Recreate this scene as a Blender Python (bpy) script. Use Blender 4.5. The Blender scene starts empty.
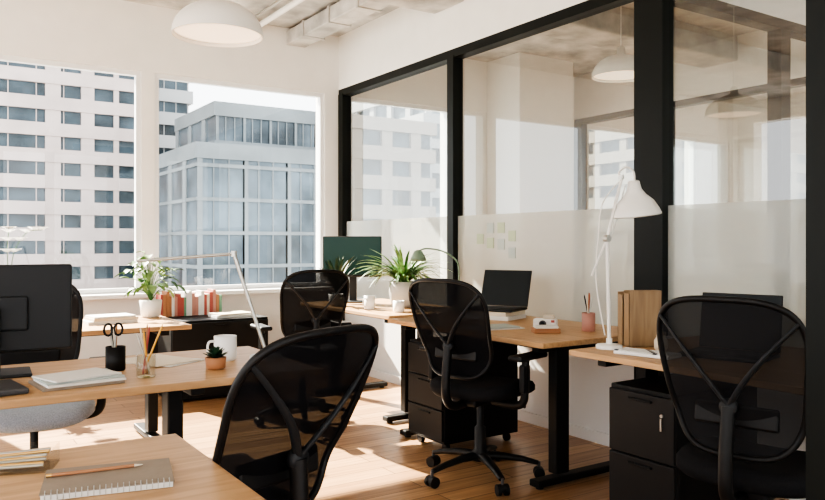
import bpy, bmesh, math, random
from mathutils import Vector, Matrix, Euler
random.seed(7)
D=bpy.data
# ------------------------------------------------------------------ materials
def newmat(name):
    m=D.materials.new(name); m.use_nodes=True
    nt=m.node_tree; b=nt.nodes['Principled BSDF']
    return m,nt,b
def pm(name,col,rough=.5,metal=0,noise=0,nscale=20,bump=0,emit=0,spec=.5,bscale=None):
    m,nt,b=newmat(name)
    b.inputs['Base Color'].default_value=(*col,1)
    b.inputs['Roughness'].default_value=rough
    b.inputs['Metallic'].default_value=metal
    b.inputs['Specular IOR Level'].default_value=spec
    if emit:
        b.inputs['Emission Color'].default_value=(*col,1); b.inputs['Emission Strength'].default_value=emit
    if noise or bump:
        tc=nt.nodes.new('ShaderNodeTexCoord'); n=nt.nodes.new('ShaderNodeTexNoise')
        n.inputs['Scale'].default_value=nscale; n.inputs['Detail'].default_value=5
        nt.links.new(tc.outputs['Object'],n.inputs['Vector'])
        if noise:
            r=nt.nodes.new('ShaderNodeValToRGB')
            r.color_ramp.elements[0].position=.3; r.color_ramp.elements[1].position=.7
            r.color_ramp.elements[0].color=(*[c*(1-noise) for c in col],1)
            r.color_ramp.elements[1].color=(*[min(1,c*(1+noise)) for c in col],1)
            nt.links.new(n.outputs['Fac'],r.inputs['Fac']); nt.links.new(r.outputs['Color'],b.inputs['Base Color'])
        if bump:
            bp=nt.nodes.new('ShaderNodeBump'); bp.inputs['Strength'].default_value=bump; bp.inputs['Distance'].default_value=.02
            nt.links.new(n.outputs['Fac'],bp.inputs['Height']); nt.links.new(bp.outputs['Normal'],b.inputs['Normal'])
    return m
def woodmat(name,c1,c2,scale=(1,12,12),rough=.45):
    m,nt,b=newmat(name)
    tc=nt.nodes.new('ShaderNodeTexCoord'); mp=nt.nodes.new('ShaderNodeMapping')
    mp.inputs['Scale'].default_value=scale
    n=nt.nodes.new('ShaderNodeTexNoise'); n.inputs['Scale'].default_value=3; n.inputs['Detail'].default_value=8; n.inputs['Distortion'].default_value=.6
    r=nt.nodes.new('ShaderNodeValToRGB'); r.color_ramp.elements[0].position=.3; r.color_ramp.elements[1].position=.7
    r.color_ramp.elements[0].color=(*c1,1); r.color_ramp.elements[1].color=(*c2,1)
    nt.links.new(tc.outputs['Object'],mp.inputs['Vector']); nt.links.new(mp.outputs['Vector'],n.inputs['Vector'])
    nt.links.new(n.outputs['Fac'],r.inputs['Fac']); nt.links.new(r.outputs['Color'],b.inputs['Base Color'])
    b.inputs['Roughness'].default_value=rough
    return m
def floormat():
    m,nt,b=newmat('floor_planks')
    tc=nt.nodes.new('ShaderNodeTexCoord')
    br=nt.nodes.new('ShaderNodeTexBrick')
    br.inputs['Scale'].default_value=1; br.inputs['Brick Width'].default_value=1.3; br.inputs['Row Height'].default_value=.13
    br.inputs['Mortar Size'].default_value=.003; br.inputs['Bias'].default_value=0
    br.inputs['Color1'].default_value=(.62,.39,.215,1); br.inputs['Color2'].default_value=(.42,.24,.125,1); br.inputs['Mortar'].default_value=(.15,.08,.04,1)
    br.offset=.37
    mp=nt.nodes.new('ShaderNodeMapping'); mp.inputs['Scale'].default_value=(1.2,22,1)
    n=nt.nodes.new('ShaderNodeTexNoise'); n.inputs['Scale'].default_value=2; n.inputs['Detail'].default_value=8
    nt.links.new(tc.outputs['Object'],br.inputs['Vector'])
    nt.links.new(tc.outputs['Object'],mp.inputs['Vector']); nt.links.new(mp.outputs['Vector'],n.inputs['Vector'])
    r=nt.nodes.new('ShaderNodeValToRGB'); r.color_ramp.elements[0].position=.3; r.color_ramp.elements[1].position=.7
    r.color_ramp.elements[0].color=(.64,.60,.56,1); r.color_ramp.elements[1].color=(1,1,1,1)
    nt.links.new(n.outputs['Fac'],r.inputs['Fac'])
    mx=nt.nodes.new('ShaderNodeMix'); mx.data_type='RGBA'; mx.blend_type='MULTIPLY'; mx.inputs['Factor'].default_value=1
    nt.links.new(br.outputs['Color'],mx.inputs['A']); nt.links.new(r.outputs['Color'],mx.inputs['B'])
    nt.links.new(mx.outputs['Result'],b.inputs['Base Color'])
    b.inputs['Roughness'].default_value=.33
    return m
def thinglass(name,tint=(1,1,1),base=.05,scale=.9):
    m=D.materials.new(name); m.use_nodes=True; nt=m.node_tree; nt.nodes.clear()
    o=nt.nodes.new('ShaderNodeOutputMaterial'); t=nt.nodes.new('ShaderNodeBsdfTransparent'); g=nt.nodes.new('ShaderNodeBsdfGlossy')
    t.inputs['Color'].default_value=(*tint,1); g.inputs['Roughness'].default_value=0.0
    f=nt.nodes.new('ShaderNodeLayerWeight'); f.inputs['Blend'].default_value=.5
    p=nt.nodes.new('ShaderNodeMath'); p.operation='POWER'; p.inputs[1].default_value=5
    a=nt.nodes.new('ShaderNodeMath'); a.operation='MULTIPLY_ADD'; a.inputs[1].default_value=scale; a.inputs[2].default_value=base
    mx=nt.nodes.new('ShaderNodeMixShader')
    nt.links.new(f.outputs['Facing'],p.inputs[0]); nt.links.new(p.outputs[0],a.inputs[0])
    nt.links.new(a.outputs[0],mx.inputs[0]); nt.links.new(t.outputs[0],mx.inputs[1]); nt.links.new(g.outputs[0],mx.inputs[2])
    nt.links.new(mx.outputs[0],o.inputs[0]); return m
def seethru(name,col,fac,trans=0.0):
    m=D.materials.new(name); m.use_nodes=True; nt=m.node_tree; nt.nodes.clear()
    o=nt.nodes.new('ShaderNodeOutputMaterial'); t=nt.nodes.new('ShaderNodeBsdfTransparent'); d=nt.nodes.new('ShaderNodeBsdfDiffuse')
    d.inputs['Color'].default_value=(*col,1)
    mx=nt.nodes.new('ShaderNodeMixShader'); mx.inputs[0].default_value=fac
    src=d.outputs[0]
    if trans:
        tr=nt.nodes.new('ShaderNodeBsdfTranslucent'); tr.inputs['Color'].default_value=(*col,1)
        m2=nt.nodes.new('ShaderNodeMixShader'); m2.inputs[0].default_value=trans
        nt.links.new(d.outputs[0],m2.inputs[1]); nt.links.new(tr.outputs[0],m2.inputs[2]); src=m2.outputs[0]
    nt.links.new(t.outputs[0],mx.inputs[1]); nt.links.new(src,mx.inputs[2]); nt.links.new(mx.outputs[0],o.inputs[0]); return m

M={}
M['wall']=pm('wall_paint',(.83,.82,.795),.8,noise=.02,nscale=6)
M['ceil']=pm('ceiling_concrete',(.52,.51,.49),.9,noise=.35,nscale=4,bump=1)
M['white']=pm('white_paint',(.86,.86,.85),.4)
M['frame']=pm('window_frame_paint',(.80,.81,.82),.4)
M['blk']=pm('black_metal',(.007,.007,.0075),.5,spec=.3)
M['post']=pm('black_green_frame',(.006,.008,.007),.5,spec=.25)
M['plastic']=pm('black_plastic',(.009,.009,.010),.45,spec=.35)
M['dgray']=pm('dark_gray_plastic',(.024,.026,.029),.5,spec=.3)
M['grayp']=pm('gray_plastic',(.07,.07,.075),.4)
M['fabric']=pm('black_fabric',(.014,.014,.016),.9,noise=.2,nscale=200,spec=.2)
M['fabricblue']=pm('blue_gray_fabric',(.36,.42,.50),.9,noise=.2,nscale=200)
M['mesh']=seethru('chair_mesh',(.014,.014,.016),.962)
M['meshlight']=seethru('chair_mesh_open_lit',(.026,.026,.028),.915)  # more see-through mesh; lighter grey paints in the sunlit sheen
M['floor']=floormat()
M['oak']=woodmat('oak_top',(.44,.26,.125),(.60,.38,.20),(1.5,14,14))
M['oaky']=woodmat('oak_top_y',(.44,.26,.125),(.60,.38,.20),(14,1.5,14))
M['oakedge']=woodmat('oak_box',(.24,.15,.08),(.36,.24,.13),(10,10,1.5))
M['glass']=thinglass('window_glass',(.92,.95,.95),.05,.6)
M['pglass']=thinglass('partition_glass',(.84,.87,.85),.20,.8)
M['film']=seethru('frosted_film',(.80,.83,.80),.66,.5)
M['jar']=thinglass('clear_glass',(.93,.93,.9),.06,.9)
M['silver']=pm('brushed_silver',(.50,.49,.46),.35,.8)
M['brass']=pm('brass',(.75,.5,.2),.3,1)
M['paper']=pm('paper',(.72,.71,.68),.8)
M['cream']=pm('cream',(.68,.60,.48),.7)
M['lampwhite']=pm('lamp_white',(.80,.78,.74),.35)
M['diff']=pm('lamp_diffuser',(.95,.80,.62),.5,emit=1.0)
M['leaf']=pm('leaf_green',(.07,.17,.045),.5,noise=.4,nscale=30)
M['leaf2']=pm('leaf_light',(.20,.32,.12),.5,noise=.3,nscale=30)
M['leafd']=pm('leaf_dark',(.02,.06,.03),.5,noise=.3,nscale=30)
M['soil']=pm('soil',(.05,.03,.02),.95)
M['screen']=pm('screen_dark',(.008,.013,.015),.45,spec=.3)
M['screeng']=pm('screen_teal',(.015,.055,.05),.35,spec=.3)
M['pink']=pm('pink_ceramic',(.50,.25,.20),.5)
M['terra']=pm('terracotta',(.42,.20,.10),.7)
M['graypot']=pm('gray_pot',(.55,.53,.50),.6)
M['red']=pm('book_red',(.42,.10,.08),.6); M['green']=pm('book_green',(.15,.3,.2),.6); M['blue']=pm('book_blue',(.12,.18,.35),.6)
M['yellow']=pm('pencil_yellow',(.75,.42,.08),.5)
M['sage']=pm('sage_green',(.20,.28,.20),.4)
M['note']=pm('sticky_note',(.42,.48,.34),.8); M['note2']=pm('sticky_note_b',(.42,.47,.45),.8)
M['notebook']=pm('notebook_cover',(.29,.24,.19),.8,noise=.05,nscale=40)
M['bandA']=pm('facade_pink',(.50,.425,.405),.8,noise=.1,nscale=.3); M['bandB']=pm('facade_gray',(.20,.225,.24),.7,noise=.2,nscale=.15); M['bandC']=pm('facade_tan',(.31,.275,.245),.8); M['bandW']=pm('facade_white',(.40,.41,.42),.8)
M['winA']=pm('facade_glass',(.055,.08,.10),.3,noise=.6,nscale=.35,spec=.3); M['winB']=pm('facade_glass_b',(.10,.13,.155),.3,noise=.7,nscale=.22,spec=.3)
M['ground']=pm('city_ground',(.35,.35,.35),.9)

# ------------------------------------------------------------------ mesh builder
class MB:
    def __init__(s): s.v=[];s.f=[];s.m=[];s.sm=[];s.mats=[]
    def mi(s,mat):
        mat=M[mat]
        if mat not in s.mats: s.mats.append(mat)
        return s.mats.index(mat)
    def add(s,vs,fs,mat,smooth=False,T=None):
        o=len(s.v); k=s.mi(mat)
        for v in vs:
            v=Vector(v); s.v.append(T@v if T else v)
        for f in fs: s.f.append([i+o for i in f]); s.m.append(k); s.sm.append(smooth)
    def box(s,c,d,mat,bev=0,rot=None,seg=2):
        bm=bmesh.new(); bmesh.ops.create_cube(bm,size=1)
        for v in bm.verts: v.co=Vector((v.co.x*d[0],v.co.y*d[1],v.co.z*d[2]))
        if bev: bmesh.ops.bevel(bm,geom=bm.edges[:],offset=min(bev,min(d)*.45),segments=seg,affect='EDGES',profile=.5)
        T=Matrix.Translation(Vector(c))
        if rot: T=T@Euler(rot).to_matrix().to_4x4()
        bm.verts.index_update()
        s.add([v.co.copy() for v in bm.verts],[[v.index for v in f.verts] for f in bm.faces],mat,False,T); bm.free()
    def b2(s,a,b,mat,bev=0):
        s.box([(a[i]+b[i])/2 for i in range(3)],[abs(b[i]-a[i]) for i in range(3)],mat,bev)
    def sheet_y(s,x,y0,y1,z0,z1,mat): s.add([(x,y0,z0),(x,y1,z0),(x,y1,z1),(x,y0,z1)],[[0,1,2,3]],mat)
    def sheet_x(s,y,x0,x1,z0,z1,mat): s.add([(x0,y,z0),(x1,y,z0),(x1,y,z1),(x0,y,z1)],[[0,1,2,3]],mat)
    def tube(s,pts,r,mat,seg=10,closed=False,flat=1.0):
        pts=[Vector(p) for p in pts]; n=len(pts); rs=r if isinstance(r,(list,tuple)) else [r]*n
        vs=[];fs=[]; prev=None
        for i,p in enumerate(pts):
            if closed: t=(pts[(i+1)%n]-pts[i-1])
            else: t=pts[min(i+1,n-1)]-pts[max(i-1,0)]
            t.normalize()
            if prev is None:
                a=Vector((0,0,1)) if abs(t.z)<.9 else Vector((1,0,0))
                u=t.cross(a).normalized()
            else:
                u=(prev-t*prev.dot(t)).normalized()
            prev=u; w=t.cross(u)
            for k in range(seg):
                an=2*math.pi*k/seg; vs.append(p+u*math.cos(an)*rs[i]+w*math.sin(an)*rs[i]*flat)
        m=n if closed else n-1
        for i in range(m):
            for k in range(seg):
                a=i*seg+k;b=i*seg+(k+1)%seg;j=((i+1)%n)*seg
                fs.append([a,b,j+(k+1)%seg,j+k])
        s.add(vs,fs,mat,True)
        if not closed:
            s.add(vs[:seg],[list(range(seg))[::-1]],mat); s.add(vs[-seg:],[list(range(seg))],mat)
    def lathe(s,prof,c,mat,seg=32,T=None,caps=True,smooth=True):
        vs=[];fs=[]
        for r,z in prof:
            for k in range(seg):
                a=2*math.pi*k/seg; vs.append((r*math.cos(a),r*math.sin(a),z))
        for i in range(len(prof)-1):
            for k in range(seg): fs.append([i*seg+k,i*seg+(k+1)%seg,(i+1)*seg+(k+1)%seg,(i+1)*seg+k])
        TT=Matrix.Translation(Vector(c))
        if T: TT=TT@T
        s.add(vs,fs,mat,smooth,TT)
        if caps:
            if prof[0][0]>1e-4: s.add(vs[:seg],[list(range(seg))[::-1]],mat,False,TT)
            if prof[-1][0]>1e-4: s.add(vs[-seg:],[list(range(seg))],mat,False,TT)
    def cyl(s,c,r,h,mat,seg=24): s.lathe([(r,0),(r,h)],c,mat,seg)
    def leaf(s,base,az,elev,length,width,droop,mat,n=8,fold=.15,wp=None):
        b=Vector(base); vs=[];fs=[]; p=b.copy(); e=elev
        side=Vector((-math.sin(az),math.cos(az),0))
        for i in range(n+1):
            t=i/n
            w=width*(wp(t) if wp else math.sin(math.pi*min(1,.12+.88*t))**.7)*.5
            up=Vector((-math.cos(az)*math.sin(e),-math.sin(az)*math.sin(e),math.cos(e)))
            vs+= [p-side*w+up*w*fold, p.copy(), p+side*w+up*w*fold]
            e-=droop/n
            p=p+Vector((math.cos(az)*math.cos(e),math.sin(az)*math.cos(e),math.sin(e)))*(length/n)
        for i in range(n):
            a=i*3; fs+=[[a,a+1,a+4,a+3],[a+1,a+2,a+5,a+4]]
        s.add(vs,fs,mat,True)
    def obj(s,name,loc=(0,0,0),rz=0,fix=True):
        me=D.meshes.new(name); me.from_pydata([tuple(v) for v in s.v],[],s.f)
        for mt in s.mats: me.materials.append(mt)
        for p,k,sm in zip(me.polygons,s.m,s.sm): p.material_index=k; p.use_smooth=sm
        if fix:
            bm=bmesh.new(); bm.from_mesh(me); bmesh.ops.recalc_face_normals(bm,faces=bm.faces[:]); bm.to_mesh(me); bm.free()
        me.update()
        o=D.objects.new(name,me); bpy.context.scene.collection.objects.link(o)
        o.location=loc; o.rotation_euler=(0,0,rz); return o
def smoothpts(pts,k=6):
    P=[Vector(p) for p in pts]; out=[]
    for i in range(len(P)-1):
        p0=P[max(i-1,0)];p1=P[i];p2=P[i+1];p3=P[min(i+2,len(P)-1)]
        for j in range(k):
            t=j/k; out.append(.5*((2*p1)+(-p0+p2)*t+(2*p0-5*p1+4*p2-p3)*t*t+(-p0+3*p1-3*p2+p3)*t**3))
    out.append(P[-1]); return out

# ------------------------------------------------------------------ room
XP=3.48; YW=6.6; CZ=3.25; HZ=2.68; SZ=.80; XL=-3.0; YB=-3.0; XR=13
m=MB(); m.b2((XL-.2,YB-.2,-.1),(XR+.2,YW+.2,0),'floor'); m.obj('floor')
m=MB(); m.b2((XL-.2,YB-.2,CZ),(XR+.2,YW+.2,CZ+.15),'ceil'); m.obj('ceiling')
wins=[(-2.8,-1.4),(-1.3,0.0),(.08,1.60),(1.71,3.33),(3.60,4.85),(6.95,9.1),(10.9,12.6)]
m=MB()
m.b2((XL-.2,YW,0),(XR+.2,YW+.2,SZ),'wall'); m.b2((XL-.2,YW,HZ),(XR+.2,YW+.2,CZ),'wall')
xs=[XL-.2]+[q for w in wins for q in w]+[XR+.2]
for i in range(0,len(xs),2):
    if xs[i+1]>xs[i]: m.b2((xs[i],YW,SZ),(xs[i+1],YW+.2,HZ),'wall')
m.obj('wall_window_side')
nw=0
for i,(a,b) in enumerate(wins):
    m=MB(); y0,y1=YW+.02,YW+.08; fr=.04; e=.001
    m.b2((a+e,y0,SZ+fr),(a+fr,y1,HZ-fr),'frame'); m.b2((b-fr,y0,SZ+fr),(b-e,y1,HZ-fr),'frame')
    m.b2((a+e,y0,SZ+e),(b-e,y1,SZ+fr),'frame'); m.b2((a+e,y0,HZ-fr),(b-e,y1,HZ-e),'frame')
    m.sheet_x(YW+.05,a+fr,b-fr,SZ+fr,HZ-fr,'glass'); nw+=1; m.obj('window_%d'%nw,fix=False)
m=MB(); m.b2((XL,YW-.16,SZ-.035),(XP-.05,YW,SZ),'white',.005); m.obj('trim_window_sill')
m=MB(); m.b2((XL,YW-.015,0),(XP-.05,YW,.09),'white'); m.obj('baseboard_window_side')
m=MB(); m.b2((XL-.2,YB,0),(XL,YW,.4),'wall'); m.b2((XL-.2,YB,2.95),(XL,YW,CZ),'wall')
for y in (YB,-.7,1.6,3.9,YW-.25): m.b2((XL-.2,y,.4),(XL,y+.25,2.95),'wall')  # unseen wall; wide openings added to let sky light fill the room
m.obj('wall_left')
m=MB(); m.b2((XL-.2,YB-.2,0),(XR+.2,YB,.4),'wall'); m.b2((XL-.2,YB-.2,3.0),(XR+.2,YB,CZ),'wall')
for x in (XL-.2,-.9,1.2,3.3,5.4,7.5,9.6,XR-.1): m.b2((x,YB-.2,.4),(x+.2,YB,3.0),'wall')  # unseen back wall, opened up so sky light brightens the interior
m.obj('wall_back')
m=MB(); m.b2((XR,YB,0),(XR+.2,YW,CZ),'wall'); m.obj('wall_right_end')
def partition_y(name,x,y0,y1,posts):
    m=MB()
    m.b2((x,y0,HZ+.045),(x+.12,y1,CZ),'wall')
    m.b2((x,y0,HZ-.02),(x+.1,y1,HZ+.045),'post')
    for a,b in posts: m.b2((x-.005,a,0),(x+.09,b,HZ-.001),'post')
    m.b2((x+.02,y0,0),(x+.07,y1,.70),'white')
    m.sheet_y(x+.05,y0,y1,.70,HZ-.02,'pglass')
    m.sheet_y(x+.042,y0,y1,.70,1.43,'film')
    return m.obj(name,fix=False)
partition_y('wall_glass_partition',XP,YB,YW,[(YW-.09,YW),(4.70,4.78),(2.74,2.94),(1.66,1.93),(.2,.3),(-1.3,-1.2)])
partition_y('wall_glass_partition',6.72,YB,YW,[(YW-.12,YW),(5.2,5.3),(3.6,3.7),(2.84,2.98),(1.2,1.3),(-.5,-.4)])
m=MB(); y=2.86
m.b2((XP+.11,y,HZ-.02),(6.72,y+.1,HZ+.045),'post'); m.b2((XP+.12,y,HZ+.045),(6.72,y+.1,CZ),'wall')
for a in (4.85,6.6): m.b2((a,y,0),(a+.11,y+.1,HZ-.021),'post')
m.sheet_x(y+.05,XP+.12,6.72,0.05,HZ-.02,'pglass'); m.sheet_x(y+.043,XP+.12,6.72,0.05,1.43,'film')
m.obj('wall_glass_partition',fix=False)
# glass screen beside the entrance (its end post stands at the room's doorway)
m=MB(); y=.82
m.b2((1.62,y,0),(1.74,y+.08,CZ),'post'); m.b2((1.74,y,HZ-.02),(XP-.006,y+.08,HZ+.05),'post'); m.b2((1.74,y,0),(XP-.006,y+.08,.08),'post')
m.sheet_x(y+.04,1.74,XP-.006,.08,HZ-.02,'pglass'); m.obj('wall_glass_entrance',fix=False)
m=MB(); m.b2((XP-.012,YB,0),(XP,1.66,.07),'post'); m.b2((XP-.012,1.93,0),(XP,2.74,.07),'white');m.b2((XP-.012,2.94,0),(XP,4.7,.07),'white');m.b2((XP-.012,4.78,0),(XP,YW-.1,.07),'white'); m.obj('baseboard_partition')
m=MB(); m.b2((5.35,6.05,0),(6.15,YW,CZ),'wall',.01); m.obj('trim_column')
m=MB(); m.b2((XL,4.55,CZ-.2),(XP,4.95,CZ),'ceil',.02); m.b2((XL,1.0,CZ-.22),(XP,1.4,CZ),'ceil',.02); m.b2((XP+.12,4.4,CZ-.25),(6.72,4.8,CZ),'ceil',.02); m.obj('trim_ceiling_beams')
m=MB()
m.b2((2.92,4.97,3.09),(3.12,YW,3.22),'ceil',.01)
for y in (5.2,5.7,6.2): m.b2((2.91,y,3.08),(3.13,y+.03,3.225),'ceil'); m.b2((3.0,y,3.22),(3.02,y+.02,CZ),'silver')
m.tube([(2.6,4.96,3.19),(2.6,YW,3.19)],.025,'wall',12); m.tube([(2.5,4.96,3.21),(2.5,YW,3.21)],.015,'silver',12)
m.obj('ventilation_duct')

# ------------------------------------------------------------------ furniture
def desk(x0,x1,y0,y1,axis,z=.74,legs=(.14,.14),name='desk',off=0):
    cx,cy=(x0+x1)/2,(y0+y1)/2; hx,hy=(x1-x0)/2,(y1-y0)/2
    m=MB(); m.box((0,0,z-.0135),(2*hx,2*hy,.027),'oak' if axis=='x' else 'oaky',.004)
    if axis=='x':
        for s,l in ((-1,legs[0]),(1,legs[1])):
            px=s*(hx-l)
            m.box((px,off,.38),(.06,.09,.64),'blk',.006)
            m.box((px,0,.03),(.07,2*hy-.1,.035),'blk',.008)
            m.box((px,0,z-.045),(.05,2*hy-.12,.035),'blk',.004)
            for t in (-1,1): m.cyl((px,t*(hy-.09),0),.02,.015,'plastic',12)
        m.box((0,off,z-.05),(2*hx-.3,.06,.04),'blk',.004)
    else:
        for s,l in ((-1,legs[0]),(1,legs[1])):
            py=s*(hy-l)
            m.box((off,py,.38),(.09,.06,.64),'blk',.006)
            m.box((0,py,.03),(2*hx-.1,.07,.035),'blk',.008)
            m.box((0,py,z-.045),(2*hx-.12,.05,.035),'blk',.004)
            for t in (-1,1): m.cyl((t*(hx-.09),py,0),.02,.015,'plastic',12)
        m.box((off,0,z-.05),(.06,2*hy-.3,.04),'blk',.004)
    return m.obj(name,(cx,cy,0))
desk(-1.0,.55,.95,1.92,'x',legs=(.14,.42))
desk(-.45,1.30,2.60,3.36,'x',legs=(.14,.46))
desk(-.3,1.36,4.42,5.15,'x')
desk(2.50,3.38,2.66,4.08,'y',off=-.22,legs=(.12,.10))
desk(2.46,3.38,1.05,2.45,'y',off=-.1)
desk(2.60,3.38,4.22,5.60,'y',off=-.15)

def chair(x,y,deg,arms=True,seat='fabric',name='office_chair',s=1.0,rec=.115,top=1.04,base=20,wid=1.0,mesh='mesh'):
    m=MB()
    for k in range(5):
        a=math.radians(90+72*k+base); c,sn=math.cos(a),math.sin(a)
        pts=[(c*.03,sn*.03,.115),(c*.12,sn*.12,.112),(c*.22,sn*.22,.098),(c*.30,sn*.30,.078)]
        m.tube(pts,[.03,.026,.021,.017],'plastic',10,flat=.7)
        q=Vector((c*.305,sn*.305,0)); t=Vector((-sn,c,0))
        m.cyl((q.x,q.y,.05),.008,.035,'grayp',8)
        for sd in (-1,1):
            b=q+t*sd*.011+Vector((0,0,.028)); m.tube([b,b+t*sd*.018],.028,'plastic',16)
        m.tube([q-t*.012+Vector((0,0,.035)),q+t*.012+Vector((0,0,.035))],.022,'plastic',12)
    m.lathe([(.045,.09),(.05,.10),(.045,.13),(.03,.15),(.03,.26),(.018,.27),(.018,.40)],(0,0,0),'plastic',20)
    m.box((0,-.02,.415),(.16,.26,.045),'plastic',.015)
    m.tube([(.06,.02,.405),(.2,.03,.40),(.25,.04,.395)],[.007,.007,.01],'plastic',8)
    N=40
    def ring(sc,z,front=0):
        r=[]
        for k in range(N):
            a=2*math.pi*k/N; c,sn=math.cos(a),math.sin(a)
            X=math.copysign(abs(c)**.6,c)*.245*sc; Y=math.copysign(abs(sn)**.6,sn)*.235*sc+.02
            zz=z-.025*max(0,(Y-.12)/.13)**2+ .012*(abs(X)/.245)**2
            r.append((X,Y,zz))
        return r
    lay=[ring(.7,.435),ring(.93,.437),ring(1,.452),ring(1.0,.478),ring(.95,.497),ring(.8,.505),ring(.4,.502),ring(.02,.50)]
    vs=[p for l in lay for p in l]; fs=[]
    for i in range(len(lay)-1):
        for k in range(N): fs.append([i*N+k,i*N+(k+1)%N,(i+1)*N+(k+1)%N,(i+1)*N+k])
    fs.append(list(range(N))[::-1]); m.add(vs,fs,seat,True)
    def B(a,b,off=0):
        v=(b+1)/2
        w=(.185+.065*v**.8)*wid
        yy=-.225-rec*v**1.3+.03*math.exp(-((v-.22)/.18)**2)+.055*a*a*(.4+.6*v)-off
        return Vector((a*w,yy,.55+(top-.55)*v+ -.015*a*a*v))
    def O(th):
        c,sn=math.cos(th),math.sin(th)
        return math.copysign(abs(c)**.48,c),math.copysign(abs(sn)**.55,sn)
    n=72; rings=[1,.85,.65,.45,.25,.05]; vs=[]
    for r in rings:
        for k in range(n):
            a,b=O(2*math.pi*(k+.5)/n); vs.append(B(a*r,b*r))
    fs=[]
    for i in range(len(rings)-1):
        for k in range(n): fs.append([i*n+k,i*n+(k+1)%n,(i+1)*n+(k+1)%n,(i+1)*n+k])
    fs.append([5*n+k for k in range(n)]); m.add(vs,fs,mesh,True)
    m.tube([B(*O(2*math.pi*(k+.5)/n)) for k in range(n)],.010,'plastic',8,closed=True)
    hub=B(0,-.35,.035)
    m.tube(smoothpts([(0,-.10,.41),(0,-.22,.405),(0,-.285,.45),(0,-.29,.56),hub]),.022,'plastic',10)
    m.lathe([(.0,-.014),(.026,-.012),(.028,0),(.026,.012),(0,.014)],hub,'dgray',20,Matrix.Rotation(math.radians(90),4,'X'))
    for sd in (-1,1):
        m.tube(smoothpts([hub,B(sd*.3,.05,.03),B(sd*.6,.42,.022),B(sd*.88,.78,.006)]),[.012]*6+[.011]*6+[.009]*7,'dgray',8,flat=.6)
    m.box(tuple(B(0,-.5,-.012)),(.26,.02,.07),'plastic',.008,rot=(math.radians(-6),0,0))
    if arms:
        for sd in (-1,1):
            m.tube(smoothpts([(sd*.10,-.03,.415),(sd*.235,-.03,.41),(sd*.285,-.03,.44),(sd*.29,-.03,.52),(sd*.29,-.02,.645)]),.016,'plastic',10,flat=1.3)
            m.box((sd*.29,-.03,.55),(.035,.06,.14),'plastic',.01)
            m.box((sd*.285,.01,.655),(.085,.25,.028),'plastic',.012,seg=3)
    o=m.obj(name,(x,y,0),math.radians(deg)-math.pi/2); o.scale=(s,s,s); return o
chair(.675,1.93,109,arms=False,rec=.19,top=1.02,wid=.95)
chair(2.46,3.09,16,rec=.14)
chair(2.22,4.75,85)
chair(2.36,1.475,14,wid=.97,top=1.05,arms=False,mesh='meshlight')
chair(.45,3.80,-92,seat='fabricblue')

def cabinet(x0,x1,y0,y1,z,face,n=3,name='drawer_cabinet',cast=True):
    cx,cy=(x0+x1)/2,(y0+y1)/2; sx,sy=x1-x0,y1-y0; m=MB(); zb=.055 if cast else .01
    m.b2((-sx/2,-sy/2,zb),(sx/2,sy/2,z),'blk',.006)
    H=(z-zb-.03)/n
    for i in range(n):
        z0=zb+.015+i*H
        if face=='-x':
            m.b2((-sx/2-.016,-sy/2+.004,z0+.003),(-sx/2,sy/2-.004,z0+H-.003),'plastic',.004)
            m.box((-sx/2-.02,0,z0+H-.03),(.012,.12,.01),'blk',.003)
        else:
            m.b2((-sx/2+.004,-sy/2-.016,z0+.003),(sx/2-.004,-sy/2,z0+H-.003),'plastic',.004)
            m.box((0,-sy/2-.02,z0+H-.03),(.12,.012,.01),'blk',.003)
    if face=='-x': m.tube([(-sx/2-.016,-sy/2+.06,z-.09),(-sx/2-.024,-sy/2+.06,z-.09)],.007,'silver',12); m.box((-sx/2-.026,-sy/2+.06,z-.125),(.002,.007,.05),'silver')
    else: m.tube([(sx/2-.06,-sy/2-.016,z-.06),(sx/2-.06,-sy/2-.024,z-.06)],.009,'silver',12)
    for a in (-1,1):
        for b in (-1,1):
            if cast:
                q=(a*(sx/2-.05),b*(sy/2-.05))
                m.tube([(q[0]-.012,q[1],.025),(q[0]+.012,q[1],.025)],.025,'plastic',14); m.cyl((q[0],q[1],.03),.008,.03,'grayp',8)
            else: m.cyl((a*(sx/2-.05),b*(sy/2-.05),0),.02,.012,'plastic',12)
    return m.obj(name,(cx,cy,0))
cabinet(2.50,3.04,1.90,2.24,.62,'-x',2)
cabinet(2.54,3.1,3.52,3.88,.63,'-x',3)
cabinet(1.62,2.40,5.78,6.38,.62,'-y',2,'storage_cabinet',False)

def pendant(x,y,z,r=.23):
    m=MB(); h=r*.72
    prof=[(r,0),(r*1.0,.012)]+[(r*math.cos(a),.012+h*math.sin(a)) for a in [math.radians(d) for d in range(8,80,8)]]+[(.035,h+.012),(.03,h+.07),(.012,h+.08),(.004,h+.085)]
    m.lathe(prof,(0,0,0),'lampwhite',48,caps=False)
    inner=[(p[0]*.97,p[1]*.97) for p in prof[:12]]
    m.lathe(inner,(0,0,0),'lampwhite',48,caps=False); m.lathe([(r,0),(r*.97,0)],(0,0,0),'lampwhite',48,caps=False)
    m.lathe([(r*.95,.02),(0.001,.015)],(0,0,0),'diff',48,caps=False)
    m.tube([(0,0,h+.07),(0,0,CZ-z)],.004,'white',8); m.lathe([(.05,-.03),(.05,0)],(0,0,CZ-z),'white',24)
    m.obj('pendant_lamp',(x,y,z),0,False)
pendant(1.307,3.81,2.29); pendant(4.75,4.15,2.56)

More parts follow.
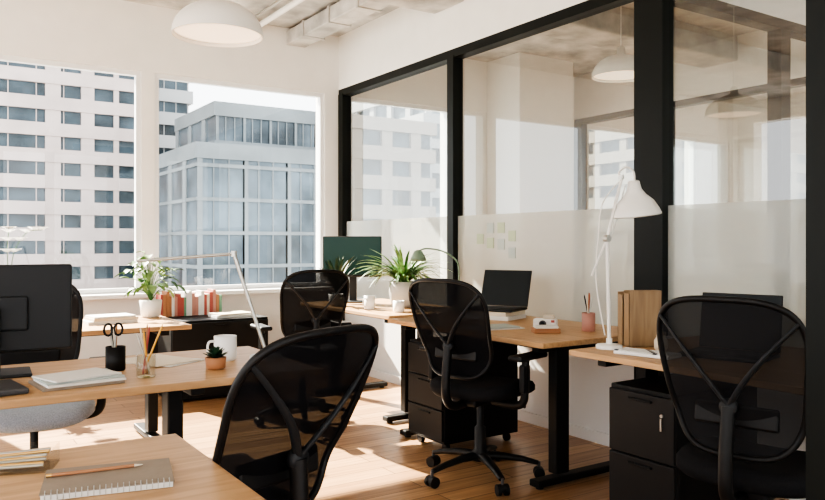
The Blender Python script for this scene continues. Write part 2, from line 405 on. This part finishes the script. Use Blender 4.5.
# ------------------------------------------------------------------ desk objects
Z=.7402
def monitor(x,y,deg,w=.54,h=.32,z=Z,zc=None,scr='screen',name='computer_monitor'):
    m=MB(); zc=zc or .12+h/2
    m.box((0,0,zc),(w,.022,h),'dgray',.008); m.box((0,.015,zc-.02),(w*.45,.022,h*.4),'dgray',.010,seg=3)
    m.b2((-w/2+.008,-.0125,zc-h/2+.02),(w/2-.008,-.0108,zc+h/2-.008),scr)
    m.box((0,.045,zc*.5+.01),(.06,.02,zc),'dgray',.006); m.box((0,.03,.006),(.26,.19,.012),'dgray',.005)
    m.obj(name,(x,y,z),math.radians(deg))
monitor(.23,3.14,176,h=.32,zc=.24)
monitor(2.95,5.36,-38,w=.48,h=.33,zc=.37,scr='screeng')
def laptop(x,y,deg,w=.33,d=.23,z=Z,body='plastic',angle=108,name='laptop'):
    m=MB(); m.box((0,0,.009),(w,d,.016),body,.005)
    m.b2((-w*.42,-d*.02,.0172),(w*.42,d*.36,.0178),'grayp'); m.b2((-.05,-d*.42,.0172),(.05,-d*.12,.0178),'grayp')
    a=math.radians(angle-90); hh=d*.97
    c=Vector((0,d/2+math.sin(a)*hh/2,.018+math.cos(a)*hh/2))
    m.box(c,(w,.008,hh),body,.003,rot=(-a,0,0))
    m.box(c+Vector((0,-math.cos(a)*.0045,math.sin(a)*.0045)),(w-.016,.001,hh-.016),'screen',rot=(-a,0,0))
    m.obj(name,(x,y,z),math.radians(deg))
def stack(x,y,deg,items,name='magazine_stack',z=Z):
    m=MB(); zz=0
    for i,(w,d,t,mat) in enumerate(items):
        m.box((random.uniform(-.01,.01),random.uniform(-.01,.01),zz+t/2),(w,d,t),mat,.001,rot=(0,0,random.uniform(-.12,.12))); zz+=t+.0003
    m.obj(name,(x,y,z),math.radians(deg))
stack(3.10,3.74,-70,[(.33,.25,.025,'paper'),(.32,.24,.025,'cream')],'book_stack')
laptop(3.10,3.74,-65,w=.34,d=.25,z=Z+.0508)
laptop(2.86,1.92,-75,w=.34,d=.25,angle=100)
m=MB(); m.box((0,0,.01),(.32,.22,.018),'grayp',.006); m.box((0,0,.0195),(.30,.2,.001),'grayp'); m.obj('closed_laptop',(.13,2.76,Z),math.radians(8))
stack(.47,2.79,12,[(.26,.20,.010,'notebook'),(.25,.19,.008,'paper'),(.25,.19,.006,'note2'),(.23,.17,.005,'paper')])
stack(.83,3.12,25,[(.21,.29,.003,'paper'),(.21,.28,.003,'cream')],'paper_sheets')
stack(.98,4.80,5,[(.28,.2,.02,'paper'),(.26,.19,.015,'cream'),(.24,.18,.01,'paper')])
stack(.55,4.72,-8,[(.3,.21,.01,'paper')],'paper_sheets')
stack(2.72,3.30,80,[(.21,.29,.006,'paper'),(.18,.25,.006,'note2')])
stack(2.15,5.95,4,[(.32,.22,.02,'paper'),(.3,.2,.012,'cream')],z=.621)
m=MB()
random.seed(3); x=-.25
while x<.24:
    t=random.uniform(.014,.03); h=random.uniform(.15,.21)
    m.box((x+t/2,0,h/2),(t*.96,.15,h),random.choice(['red','terra','pink','cream','green','red','paper','terra']),.002); x+=t
m.obj('row_of_books',(1.90,6.26,.621))
m=MB(); m.box((0,0,.006),(.235,.165,.011),'paper',.001); m.box((0,0,.0125),(.24,.17,.0018),'notebook',.0005)
for i in range(22):
    xx=-.11+i*.0105; m.tube([(xx,-.079+.007*math.cos(a),.0098+.009*math.sin(a)) for a in [math.pi*2*k/8 for k in range(8)]],.0009,'silver',5,closed=True)
m.obj('spiral_notebook',(.325,1.60,Z+.0003),math.radians(-12))
m=MB(); m.tube([(-.085,0,0),(.07,0,0)],.0036,'terra',6); m.tube([(.07,0,0),(.087,0,0)],[.0036,.0006],'cream',6); m.tube([(-.095,0,0),(-.085,0,0)],.0038,'brass',8); m.obj('pencil',(.31,1.635,Z+.0178),math.radians(-8))
m=MB(); w,d,h=.17,.09,.045
m.box((0,0,.003),(w,d,.004),'jar')
for sx in (-1,1): m.sheet_y(sx*w/2,-d/2,d/2,0,h,'jar')
for sy in (-1,1): m.sheet_x(sy*d/2,-w/2,w/2,0,h,'jar')
for i in range(7):
    a=random.uniform(-.3,.3); yy=-.03+i*.01
    m.tube([(-.07,yy,.012+i*.002),(.07*math.cos(a),yy+.02*a,.014+i*.003)],.004,'brass' if i%2 else 'silver',8)
m.obj('acrylic_pen_tray',(.17,1.80,Z),math.radians(-20),False)
def penholder(x,y,r,h,mat,pens,name='pencil_holder',square=False,z=Z):
    m=MB(); m.lathe([(r*.9,0),(r,.004),(r,h),(r-.003,h),(r-.004,.006),(0.001,.006)],(0,0,0),mat,28)
    for i,(mt,l,az,lean) in enumerate(pens):
        b=Vector((-math.cos(az)*r*.35,-math.sin(az)*r*.35,.012)); dr=Vector((math.cos(az)*lean,math.sin(az)*lean,1)).normalized()
        m.tube([b,b+dr*l*.92,b+dr*l],[.0036,.0036,.001],mt,6)
    return m,name,(x,y,z)
m,n_,l_=penholder(.69,2.78,.034,.08,'jar',[('yellow',.19,-.5,.40),('cream',.17,2.6,.2),('terra',.18,1.2,.25),('yellow',.16,4,.2),('silver',.15,3.2,.3),('red',.17,0.2,.15)])
m.obj(n_,l_)
m,n_,l_=penholder(.63,2.99,.036,.09,'blk',[('blk',.16,2.6,.2),('terra',.17,1.2,.25),('cream',.15,4,.2)])
for sd in (-1,1):
    c=Vector((-.01+sd*.018,-.01,.155)); m.tube([c+Vector((math.cos(a)*.015,0,math.sin(a)*.022)) for a in [k*math.pi/8 for k in range(16)]],.0045,'plastic',6,closed=True)
    m.tube([(-.01+sd*.009,-.01,.133),(-.006-sd*.004,-.008,.03)],.0035,'silver',6)
m.obj(n_,l_)
m,n_,l_=penholder(3.06,2.90,.036,.10,'pink',[('red',.2,.5,.2),('blk',.19,2,.2),('cream',.2,3.6,.25),('silver',.18,5,.2),('terra',.2,4.2,.1)]); m.obj(n_,l_)
def mug(x,y,mat='white',r=.04,h=.095,deg=0,z=Z):
    m=MB(); m.lathe([(r*.8,0),(r*.95,.008),(r,.02),(r,h),(r-.004,h),(r-.005,.02),(.001,.008)],(0,0,0),mat,28)
    m.tube(smoothpts([(r-.003,0,h*.8),(r+.022,0,h*.78),(r+.028,0,h*.5),(r+.018,0,h*.25),(r-.003,0,h*.2)]),.005,mat,8)
    m.obj('coffee_mug',(x,y,z),math.radians(deg))
mug(1.06,3.00,deg=180,r=.046,h=.10); mug(2.74,4.72,deg=200,h=.10); mug(2.80,4.42,deg=30,h=.08)
m=MB(); m.lathe([(.028,0),(.036,.005),(.040,.045),(.036,.046),(.034,.038)],(0,0,0),'terra',24,caps=True); m.lathe([(.034,.038),(.001,.04)],(0,0,0),'soil',24,caps=False)
for L,(nn,e,le) in enumerate([(9,.25,.055),(8,.6,.05),(7,.95,.042),(5,1.3,.032)]):
    for k in range(nn): m.leaf((0,0,.04+L*.004),2*math.pi*k/nn+L*.35,e,le,.022,-.3,'leafd',6,.4)
m.obj('potted_succulent',(.955,2.81,Z))
bx,by=1.215,2.95
m=MB(); m.lathe([(.065,0),(.065,.012),(.06,.016),(.001,.018)],(0,0,0),'silver',32)
e=Vector((-.11,.073,.435)); h=Vector((-.445,.292,.405))
m.tube([(0,0,.015),(0,0,.04)],.012,'silver',12); m.tube([(0,0,.03),e],.0085,'silver',8)
m.tube([e-Vector((0,0,.012)),e+Vector((0,0,.012))],.012,'silver',12); m.tube([e,h],[.010,.010],'silver',8,flat=.6)
m.obj('led_desk_lamp',(bx,by,Z))
m=MB(); R_=Vector((.8348,-.5505,0))
m.lathe([(.06,0),(.06,.014),(.055,.018),(.001,.02)],(0,0,0),'lampwhite',32); m.cyl((0,0,.015),.014,.03,'lampwhite',16)
p0=Vector((0,0,.03)); p1=R_*-.01+Vector((0,0,.50)); p2=R_*.055+Vector((0,0,.77))
m.tube([p0,p1],.0085,'lampwhite',10); m.tube([p0+R_*-.08+Vector((0,0,.30)),p1],.005,'lampwhite',8)
m.lathe([(.016,-.012),(.018,0),(.016,.012)],p1,'silver',16,Matrix.Rotation(math.pi/2,4,'X'))
m.tube([p1,p2],.007,'lampwhite',10); m.tube([p1+R_*.018,p2+R_*.018-Vector((0,0,.03))],.003,'silver',8)
sh=R_*.115+Vector((0,0,.715))
m.tube(smoothpts([p2,p2+R_*-.01+Vector((0,0,.03)),p2+R_*.02+Vector((0,0,.055)),p2+R_*.055+Vector((0,0,.035)),sh+Vector((0,0,.03))]),.005,'lampwhite',8)
m.tube([p2,p2+Vector((0,0,.02))],.012,'silver',10)
m.tube(smoothpts([p2,R_*-.03+Vector((0,0,.66)),R_*-.05+Vector((0,0,.5)),R_*-.06+Vector((0,0,.3)),R_*-.02+Vector((0,0,.06))]),.003,'lampwhite',6)
T=Matrix.Rotation(math.radians(-8),4,'Y')
m.lathe([(.018,.05),(.026,.045),(.032,.01),(.048,-.015),(.08,-.045),(.10,-.08),(.110,-.105),(.110,-.112),(.106,-.105),(.07,-.04),(.03,-.01)],sh,'lampwhite',36,T,caps=False)
m.lathe([(.001,-.08),(.022,-.07),(.03,-.05),(.02,-.03)],sh,'diff',16,T,caps=False)
m.obj('architect_desk_lamp',(2.64,2.375,Z))
m=MB()
for i,(o,h) in enumerate([(0,.26),(.066,.25)]):
    m.b2((-.08,o-.028,0),(.08,o+.028,.004),'oakedge'); m.b2((-.08,o-.028,0),(-.076,o+.028,h*.95),'oakedge'); m.b2((.076,o-.028,0),(.08,o+.028,h),'oakedge')
    m.b2((-.08,o-.028,0),(.08,o-.024,h),'oakedge'); m.b2((-.08,o+.024,0),(.08,o+.028,h),'oakedge'); m.b2((-.07,o-.018,.005),(.07,o+.015,h-.03),'paper')
m.obj('wooden_magazine_files',(2.82,2.335,Z),math.radians(-24))
m=MB(); m.lathe([(.022,0),(.03,.01),(.03,.045),(.02,.06),(.02,.07)],(0,0,0),'cream',24); m.lathe([(.021,.07),(.021,.082),(.001,.084)],(0,0,0),'oakedge',24); m.obj('small_jar',(2.78,2.20,Z))
m=MB(); m.box((0,0,.008),(.26,.11,.014),'white',.004)
for r in range(5):
    for k in range(13): m.box((-.12+k*.020,-.042+r*.021,.0175),(.016,.016,.005),'paper' if (r+k)%9 else 'grayp',.001,seg=1)
m.obj('computer_keyboard',(2.60,2.13,Z),math.radians(-80))
m=MB(); m.box((0,0,.028),(.13,.075,.056),'white',.01); m.box((.02,0,.066),(.06,.06,.022),'cream',.006); m.tube([(-.01,-.036,.03),(-.01,-.055,.03)],.02,'grayp',20); m.tube([(-.01,-.055,.03),(-.01,-.06,.03)],.014,'screen',20); m.box((.045,-.038,.045),(.02,.006,.014),'red',.002); m.obj('instant_camera',(2.95,3.12,Z),math.radians(-50))
m=MB(); m.box((0,0,.0125),(.14,.09,.025),'terra',.003); m.box((0,0,.0315),(.12,.08,.012),'paper',.002); m.obj('notebook_stack',(2.82,2.98,Z),math.radians(-30))
random.seed(11)
m=MB(); m.lathe([(.075,0),(.09,.01),(.11,.10),(.112,.19),(.104,.192),(.10,.17)],(0,0,0),'graypot',32); m.lathe([(.103,.175),(.001,.18)],(0,0,0),'soil',32,caps=False)
for i in range(150):
    az=random.uniform(0,6.283); el=random.uniform(.85,1.5)
    m.leaf((math.cos(az)*.03,math.sin(az)*.03,.18),az,el,random.uniform(.24,.42),random.uniform(.014,.024),random.uniform(.9,2.1),random.choice(['leaf','leaf2','leaf2']),10,.3)
m.obj('potted_spider_plant',(3.06,4.76,Z))
m=MB(); m.lathe([(.04,0),(.055,.01),(.06,.09),(.055,.09),(.053,.08)],(0,0,0),'white',24); m.lathe([(.054,.08),(.001,.083)],(0,0,0),'soil',24,caps=False)
for i in range(26):
    az=random.uniform(0,6.283); m.leaf((0,0,.085),az,random.uniform(1.25,1.5),random.uniform(.24,.36),.032,.6,'leafd',7,.3)
m.obj('potted_fern',(2.69,5.14,Z))
m=MB(); m.lathe([(.045,0),(.06,.01),(.07,.11),(.064,.112),(.062,.1)],(0,0,0),'white',28); m.lathe([(.063,.1),(.001,.103)],(0,0,0),'soil',28,caps=False)
for i in range(60):
    az=random.uniform(0,6.283); r=random.uniform(.03,.16); hh=random.uniform(.15,.44)*(1-.5*r/.17)+.05
    q=Vector((math.cos(az)*r,math.sin(az)*r,hh)); m.tube(smoothpts([(0,0,.1),(q.x*.4,q.y*.4,hh*.8+.02),q],4),.0015,'leaf',5)
    m.leaf(q,az+random.uniform(-.6,.6),random.uniform(-.5,.5),random.uniform(.06,.10),random.uniform(.045,.07),.8,random.choice(['leaf','leaf2']),6,.25,wp=lambda t:(1-t)**.6*min(1,.4+t*4))
m.obj('potted_pothos',(1.27,5.0,Z))
m=MB(); m.lathe([(.04,0),(.055,.01),(.06,.12),(.055,.12)],(0,0,0),'white',24)
for k in range(6): m.leaf((0,0,.11),k*1.05,.9,.14,.05,1.2,'leaf',7,.3)
for s in (0,2.2):
    pts=smoothpts([(0,0,.11),(.03*math.cos(s),-.02,.35),(.08*math.cos(s)+.04,-.02*math.sin(s),.5),(.14*math.cos(s)+.08,-.03,.52)]); m.tube(pts,.003,'leaf',6)
    for p in pts[-13::3]:
        for k in range(5): m.leaf(p,k*1.257+.3,.5,.065,.065,.2,'white',5,.2)
m.obj('potted_orchid',(.60,YW-.10,SZ+.001))
m=MB(); m.lathe([(.06,0),(.06,.012),(.001,.016)],(0,0,0),'sage',28)
m.tube(smoothpts([(0,0,.01),(0,0,.28),(-.02,.012,.36),(-.10,.06,.42),(-.20,.12,.44),(-.25,.15,.42)]),.006,'sage',8)
m.lathe([(.012,.03),(.03,.02),(.055,-.03),(.058,-.05),(.05,-.03)],(-.25,.15,.40),'sage',28,caps=False); m.obj('curved_desk_lamp',(3.26,4.34,Z))
m=MB()
for i,(yy,zz,mt) in enumerate([(4.30,1.33,'note2'),(4.30,1.22,'note'),(4.18,1.33,'note'),(4.18,1.21,'note2'),(4.06,1.27,'note'),(4.42,1.25,'note'),(4.06,1.15,'note2')]):
    m.b2((XP+.037,yy-.038,zz-.038),(XP+.0405,yy+.038,zz+.038),mt)
m.obj('sticky_notes')

# ------------------------------------------------------------------ city
def building(name,x0,x1,y,dep,z0,z1,fh,bh,piers,band,glass,prot=.5,mull=0):
    m=MB(); m.b2((x0,y,z0),(x1,y+dep,z1),glass)
    z=z0
    while z<z1-bh: m.b2((x0-prot,y-prot,z),(x1+prot,y+dep+.1,z+bh),band); z+=fh
    for a,b in piers: m.b2((a,y-prot*.8,z0),(b,y+.1,z1),band)
    if mull:
        x=x0+mull
        while x<x1: m.b2((x,y-.12,z0),(x+.12,y+.1,z1),band); x+=mull
    yy=y+3
    while yy<y+dep: m.b2((x0-prot*.8,yy,z0),(x0+.1,yy+1.2,z1),band); yy+=5
    m.b2((x0-prot*1.2,y-prot*1.2,z1-.3),(x1+prot*1.2,y+dep+.3,z1+1.2),band)
    m.obj(name,fix=False)
building('office_tower',-12,24.5,100,30,-30,58,3.15,1.55,[(2,2.8),(13,14.7),(17,18.5),(20.8,21.4)],'bandA','winA',mull=3)
building('office_tower',26.5,31.5,104,20,-30,50,3.15,1.7,[(25.5,27)],'bandW','winA',mull=1.6)
building('glass_office_block',22,36,70,20,-30,9.5,3.2,.35,[(22+i*4.5,22.5+i*4.5) for i in range(4)],'bandB','winB',.15,mull=1.5)
building('glass_office_block',26.5,38,78,14,-30,15,3.2,.5,[(x+.5,x+.8) for x in range(26,38,3)],'bandB','winB',.2,mull=1.0)
building('office_block',41,52,75,20,-30,14.5,3.4,1.6,[(x,x+1.4) for x in range(41,52,4)],'bandC','winA')
building('office_block',58,66,85,20,-30,22,3.4,1.3,[(x,x+1) for x in range(58,66,4)],'bandW','winB')
building('office_tower',85,130,70,30,-30,50,3.3,1.6,[(x,x+1.5) for x in range(85,130,6)],'bandC','winA')
m=MB(); m.b2((-400,-400,-30.5),(400,400,-30),'ground'); m.obj('ground')

# ------------------------------------------------------------------ light
w=D.worlds.new('World'); bpy.context.scene.world=w; w.use_nodes=True
bg=w.node_tree.nodes['Background']; bg.inputs[0].default_value=(.97,.985,1,1); bg.inputs[1].default_value=3.6
sd=D.lights.new('sun','SUN'); sd.energy=40; sd.angle=math.radians(.8); sd.color=(1,.90,.76)
so=D.objects.new('sun_light',sd); bpy.context.scene.collection.objects.link(so)
so.rotation_euler=Vector((.20,-.82,-.62)).to_track_quat('-Z','Y').to_euler()
bpy.context.scene.view_settings.view_transform='AgX'
bpy.context.scene.view_settings.look='AgX - High Contrast'
# ------------------------------------------------------------------ camera
cd=D.cameras.new('camera'); cd.lens=32.9; cd.sensor_width=36; cd.shift_y=-7/825; cd.clip_end=1000
co=D.objects.new('camera',cd); bpy.context.scene.collection.objects.link(co)
co.location=(0,0,1.22); co.rotation_euler=(math.pi/2,0,math.radians(-33.4))
bpy.context.scene.camera=co
